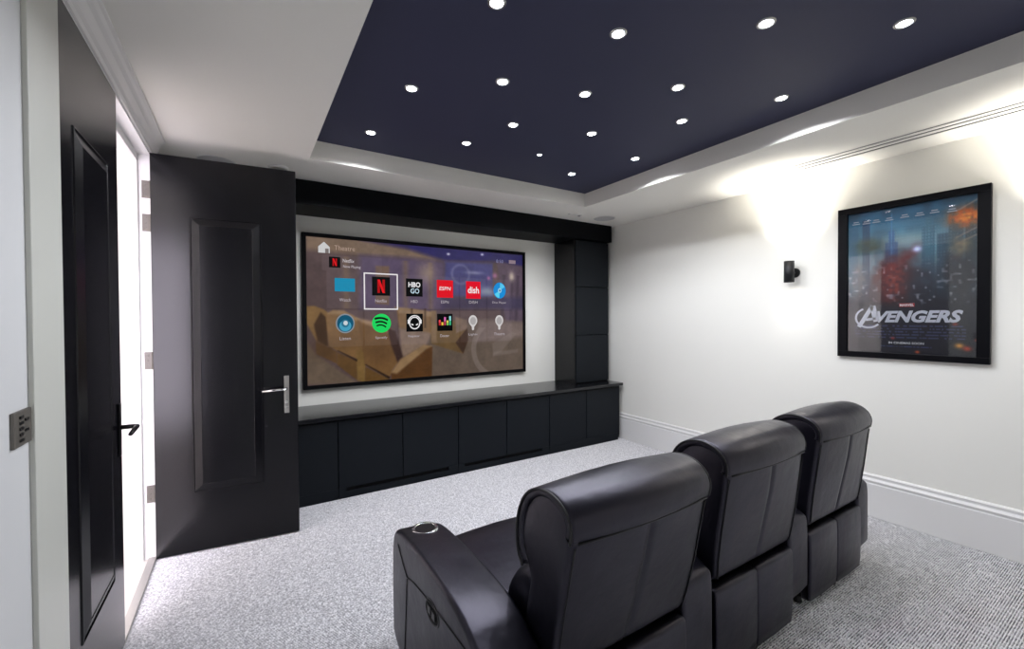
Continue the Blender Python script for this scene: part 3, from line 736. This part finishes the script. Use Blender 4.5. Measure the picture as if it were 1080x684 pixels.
# ------------------------------------------------------------------ star downlights
LP = [(.865, 1.486), (1.414, 1.365), (1.903, .986), (2.41, .675), (.785, 2.276), (1.174, 1.961), (1.632, 1.828), (2.018, 1.511), (2.622, 1.273),
      (.734, 2.954), (1.359, 2.777), (1.49, 2.36), (2.016, 2.192), (2.381, 1.754), (1.931, 2.681), (2.426, 2.891), (2.623, 2.355)]
LL = ['downlight in the black ceiling cut by the upper photo edge, left of its neighbours', 'downlight second from the left in the nearest row of the black ceiling',
 'downlight third from the left along the top edge of the photo', 'rightmost large downlight near the top right of the black ceiling',
 'downlight on the left side of the black ceiling, second nearest its left edge', 'downlight in the left middle of the black ceiling, directly above another one',
 'downlight third from the left in the middle row of the black ceiling', 'downlight right of the black ceiling centre, directly above another one',
 'downlight close to the right edge of the tray, above the wall sconce', 'downlight in the far left corner of the black ceiling',
 'downlight in the far row, right of the far left corner one', 'downlight in the left middle of the black ceiling, directly below another one',
 'downlight directly below the third one of the middle row in the black ceiling', 'downlight right of the black ceiling centre, directly below another one',
 'smallest and faintest downlight in the far row of the black ceiling', 'downlight nearest the far right corner of the black ceiling',
 'downlight by the right tray edge in the far right of the black ceiling']
XT = []
def spot(x, y, e):
    l = bpy.data.lights.new('downlight_beam', 'SPOT'); l.energy = e; l.spot_size = math.radians(SPOT_DEG); l.spot_blend = .14
    l.shadow_soft_size = .022; l.color = (.94, .965, 1.03)
    lo = bpy.data.objects.new('downlight_beam', l); COL.objects.link(lo); lo.location = (x, y, ZT-.008); return lo
SPOT_DEG, DL_W = 149, 19.0
proto = None
for i, (x, y) in enumerate(LP+XT):
    if proto is None:
        proto = thing('downlight', LL[0], 'downlight', (x, y, ZT), 'downlights in the black ceiling')
        MB().lathe([(.026, -.002), (.030, -.005), (.036, -.004), (.038, 0)], (0, 0, 0), 2, 28, cap=False).build('trim_ring', 'steel', proto)
        MB().lathe([(0, -.003), (.026, -.003)], (0, 0, 0), 2, 28, cap=False).build('lens', 'led', proto)
        o = proto
    else: o = copy_tree(proto)
    o.location = (x, y, ZT)
    if i < len(LP): o['label'] = LL[i]
    else: o['label'] = 'downlight in the near part of the black ceiling above the camera'
    sz = .55 if i == 14 else 1.0
    o.scale = (sz, sz, 1)
    spot(x, y, DL_W*(.5 if i == 14 else 1)).parent = None

# ------------------------------------------------------------------ ceiling fittings
def flush_speaker(x, y, r, label):
    s = thing('ceiling_speaker', label, 'speaker', (x, y, ZC), 'flush ceiling speakers')
    MB().lathe([(r, 0), (r, -.004), (r-.006, -.006), (r-.008, -.003)], (0, 0, 0), 2, 40, cap=False).build('rim', 'ring', s)
    MB().lathe([(0, -.004), (r-.006, -.0035)], (0, 0, 0), 2, 40, cap=False).build('grille', 'grille', s)
flush_speaker(-.155, 3.66, .115, 'round flush ceiling speaker above the open black door')
flush_speaker(3.44, 3.54, .12, 'round flush ceiling speaker in the far right corner')
dl = thing('ceiling_spotlight', 'small white ringed ceiling eyeball fitting above the free edge of the open door', 'ceiling fitting', (.225, 3.585, ZC))
MB().lathe([(.068, 0), (.066, -.010), (.050, -.014), (.046, -.008)], (0, 0, 0), 2, 36, cap=False).build('rim', 'ring', dl)
MB().lathe([(0, -.010), (.030, -.008), (.046, -.002)], (0, 0, 0), 2, 30, cap=False).build('eyeball', 'steel', dl)
sm = thing('ceiling_sensor', 'small pale rectangular sensor on the ceiling above the valance', 'sensor', (3.03, 3.56, ZC))
MB().box(-.085, .085, -.02, .02, -.012, 0).build('housing', 'ring', sm, bevel=.004)
MB().box(.045, .07, -.012, .012, -.015, -.012).build('lens', 'plastic', sm, bevel=.002)
av = thing('ceiling_vent', 'long slim slotted air diffuser in the ceiling beside the right wall', 'air vent', (3.53, .15, ZC))
MB().box(-.08, .08, -1.45, 1.45, -.001, 0).build('backing', 'ring', av)
for x, w in ((-.062, .0025), (-.002, .004), (.063, .005)):
    MB().box(x-w, x+w, -1.44, 1.44, -.002, -.001).build('slot', 'gap', av)
    MB().box(x+w, x+w+.004, -1.45, 1.45, -.005, -.001).build('blade', 'ring', av)

# ------------------------------------------------------------------ recliners
def seam_tube(pts, r=.0028): return MB().tube(pts, r, 8)
def recliner(cx, cy, label, left_arm, lean, right_hw=.182):
    r = thing('recliner', label, 'recliner', (cx, cy, 0), 'black leather home theatre recliners')
    def warp(x, y, z):
        if z > .40: y -= lean*(z-.40)/.46
        return (x, y, z)
    # --- back rest: full side profile (y, z)
    P = [(.012, .40), (.004, .50), (-.008, .62), (-.020, .74), (-.030, .83), (-.030, .875), (-.014, .912), (.022, .938), (.075, .948), (.130, .938), (.178, .905), (.206, .855),
         (.214, .79), (.200, .73), (.168, .685), (.150, .655), (.160, .60), (.170, .50), (.17, .41), (.09, .40)]
    st = ends(.296, .022, [(-.2, 0), (-.1, -.001), (-.03, -.001), (-.012, -.0005), (-.005, .0035), (0, .005), (.005, .0035), (.012, -.0005), (.03, -.001), (.1, -.001), (.2, 0)])
    def wback(x, y, z):
        q = x/.296
        if y < .05 and z > .42: y -= .020*(1-q*q)*min(1, (z-.42)/.3)
        t = min(1, max(0, (z-.39)/.17)); x *= .955+.075*math.sin(t*PI/2)-.03*min(1, max(0, (z-.60)/.25))
        x += .008*(1-min(1, max(0, (z-.45)/.4)))*t
        return warp(x, y, z)
    bk = cushion(P, st, wback).build('backrest', 'leather', r)
    # edge piping up each side of the rear face
    for s in (-1, 1):
        pts = [wback(s*.284, y-.001, z) for y, z in ((.010, .42), (.004, .50), (-.008, .62), (-.020, .74), (-.030, .83))]
        seam_tube(pts).build('piping', 'seam', bk)
    # --- head cover: padded strip wrapped over the top, its ends standing proud
    H = [(-.036, .848), (-.040, .885), (-.024, .922), (.016, .952), (.075, .964), (.136, .954), (.190, .918), (.220, .860), (.229, .79), (.214, .722), (.180, .682)]
    H2 = [Vector(h) for h in H]
    for _ in range(2):
        Q = [H2[0]]
        for a, b in zip(H2, H2[1:]): Q += [a*.75+b*.25, a*.25+b*.75]
        H2 = Q+[H2[-1]]
    inner = []
    for i, p in enumerate(H2):
        d = H2[min(i+1, len(H2)-1)]-H2[max(i-1, 0)]; n = Vector((-d.y, d.x)).normalized(); inner.append(p-n*.03)
    ringp = H2+inner[::-1]; nr = normals2(ringp); V = []; Fs = []
    stc = ends(.304, .014, [(-.2, -.002), (-.1, -.005), (0, -.006), (.1, -.005), (.2, -.002)], 3)
    for x, ins in stc:
        for p, nn in zip(ringp, nr):
            q = p-nn*ins*(.8); w = (x*1.0, q.x, q.y)
            qq = x/.304; y = w[1]-(.018*(1-qq*qq) if w[1] < .03 else 0); z = w[2]+.008*(1-qq*qq)*(w[2] > .9)
            V.append(warp(x, y, z))
    n = len(ringp)
    for j in range(len(stc)-1):
        for i in range(n): Fs.append([j*n+i, j*n+(i+1) % n, (j+1)*n+(i+1) % n, (j+1)*n+i])
    h2 = len(H2)
    for j in (0, len(stc)-1):
        b = j*n
        for i in range(h2-1): Fs.append([b+i, b+i+1, b+n-2-i, b+n-1-i])
    hc = MB().add(V, Fs, True).build('headrest', 'leather', r)
    seam_tube([warp(x, -.037-.018*(1-(x/.31)**2), .846) for x in [-.28+.056*i for i in range(11)]], .004).build('seam', 'seam', hc)
    for s in (-1, 1):
        seam_tube([warp(s*.305, p.x*.97+.003, p.y*.995) for p in H2[1:-1]], .0045).build('piping', 'seam', hc)
    # --- lumbar cushion in front of the back
    L = [(.14, .42), (.14, .63), (.175, .672), (.225, .655), (.275, .60), (.308, .53), (.31, .46), (.28, .415)]
    cushion(L, ends(.283, .03, [(-.1, -.004), (0, -.004), (.1, -.004)]), warp).build('lumbar_cushion', 'leather', r)
    # --- seat, foot panel
    Sx = [(.18, .33), (.18, .455), (.30, .468), (.55, .475), (.78, .47), (.875, .44), (.885, .38), (.86, .33)]
    cushion(Sx, ends(.296, .03, [(-.15, -.006), (0, -.01), (.15, -.006)])).build('seat', 'leather', r)
    Fp = [(.80, .07), (.80, .325), (.85, .325), (.868, .28), (.868, .11), (.855, .07)]
    cushion(Fp, ends(.293, .02)).build('footrest', 'leather', r)
    MB().box(-.30, .30, .06, .80, .045, .33).build('base', 'gap', r)
    # --- lower rear panel in two halves with a centre seam
    for a, b in ((-.298, -.001), (.001, .298)):
        Q = [(.0, .045), (-.004, .20), (-.002, .36), (.006, .378), (.03, .38), (.055, .38), (.055, .04), (.01, .04)]
        hw = (b-a)/2; sx = [((a+b)/2+x, i) for x, i in ends(hw, .010, [(0, -.004)], 3)]
        cushion(Q, sx, k=1).build('rear_panel', 'leather', r)
    # --- arms
    def arm(x0, x1, slant, outer_left, name='armrest'):
        hw = (x1-x0)/2; mx = (x0+x1)/2
        A = [(.014, .05), (.014, .30), (.015, .462), (.03, .488), (.09, .512), (.17, .556), (.27, .578), (.45, .585), (.66, .583), (.80, .572), (.862, .545), (.885, .49), (.893, .40), (.893, .20), (.885, .05), (.45, .045)]
        def w(x, y, z):
            k = (x-x0)/(x1-x0)
            if not outer_left: k = 1-k
            if z > .40: z -= slant*max(0, k-.15)*min(1, (z-.40)/.1)
            return (x, y, z)
        o = cushion(A, [(mx+x, i) for x, i in ends(hw, .018, [(-hw*.3, -.002), (0, -.003), (hw*.3, -.002)], 5)], w, k=2).build(name, 'leather', r)
        cxh, cyh = mx, .752
        zc = .5775-slant*.33
        cu = MB().lathe([(.040, -.002), (.042, .006), (.048, .008), (.054, .005), (.0555, -.012)], (cxh, cyh, zc), 2, 40, cap=False).build('cup_holder', 'chrome', o)
        MB().lathe([(0, .0035), (.030, .0035), (.042, .0042)], (cxh, cyh, zc), 2, 36, cap=False).build('cup_well', 'plastic', cu)
        if outer_left:
            for pts in ([(.73, .05), (.712, .20), (.690, .40), (.685, .432)], [(.685, .432), (.74, .466), (.80, .512)], [(.685, .432), (.60, .452), (.45, .470), (.30, .482), (.16, .49), (.05, .44)]):
                seam_tube([(x0-.0005, y, z) for y, z in pts], .003).build('seam', 'seam', o)
            cp = MB().lathe([(.052, .004), (.058, -.003), (.064, -.001), (.066, .004)], (0, 0, 0), 0, 36, cap=False)
            cp.v = [(x0+x, .42+y, .447+z*.62) for x, y, z in cp.v]
            c = cp.build('control_panel', 'plastic', o)
            q = MB().lathe([(0, -.001), (.053, -.001)], (0, 0, 0), 0, 36, cap=False); q.v = [(x0+x, .42+y, .447+z*.62) for x, y, z in q.v]
            q.build('control_plate', 'gap', c)
            for dy in (-.02, .02):
                MB().box(x0-.006, x0-.001, .42+dy-.014, .42+dy+.014, .447-.014, .447+.014).build('push_button', 'plastic', c, bevel=.003)
        return o
    if left_arm: arm(-.497, -.299, .022, True)
    arm(.301, .301+right_hw, .012, False)
    # --- glides and loose spring hooks under the rear edge
    for x in (-.27, .27):
        MB().lathe([(.018, 0), (.02, .004), (.014, .045)], (x, .07, 0), 2, 16).build('glide_foot', 'plastic', r)
        MB().lathe([(.018, 0), (.02, .004), (.014, .045)], (x, .74, 0), 2, 16).build('glide_foot', 'plastic', r)
    for x in (-.14, .02):
        pts = [(x+.016*math.cos(a), .02, .034+.020*math.sin(a)) for a in [PI+i*PI/9 for i in range(10)]]
        MB().tube(pts, .003, 6).build('spring_hook', 'plastic', r)
    return r
recliner(1.03, .958, 'black leather recliner nearest the door, with a chrome cup holder in its left arm', True, .050)
recliner(1.845, .983, 'black leather recliner in the middle of the row of three', False, .012)
recliner(2.65, 1.0, 'black leather recliner at the right end of the row, nearest the poster wall', False, .008, .15)

# ------------------------------------------------------------------ world, camera, view
w = bpy.data.worlds.new('World'); S.world = w; w.use_nodes = True
w.node_tree.nodes['Background'].inputs[0].default_value = (.8, .85, 1, 1); w.node_tree.nodes['Background'].inputs[1].default_value = .3
F = 451.45; yaw, pitch, roll = [math.radians(a) for a in (31.991, -.781, -.304)]
cy_, sy_ = math.cos(yaw), math.sin(yaw)
f = Vector((sy_*math.cos(pitch), cy_*math.cos(pitch), math.sin(pitch))); r = Vector((cy_, -sy_, 0)); u = r.cross(f)
r2 = r*math.cos(roll)+u*math.sin(roll); u2 = -r*math.sin(roll)+u*math.cos(roll)
cam = bpy.data.cameras.new('camera'); co = bpy.data.objects.new('camera', cam); COL.objects.link(co)
m = Matrix((r2, u2, -f)).transposed().to_4x4(); m.translation = (0, 0, 1.45); co.matrix_world = m
cam.sensor_fit = 'HORIZONTAL'; cam.sensor_width = 36; cam.lens = 36*F/1080; cam.clip_start = .02
S.camera = co
S.view_settings.view_transform = 'Standard'; S.view_settings.look = 'None'
S.view_settings.gamma = 1; S.view_settings.exposure = .15; S.view_settings.use_curve_mapping = False
S.cycles.use_denoising = True
S.cycles.max_bounces = 12; S.cycles.diffuse_bounces = 10; S.cycles.glossy_bounces = 4
S.cycles.sample_clamp_indirect = 8
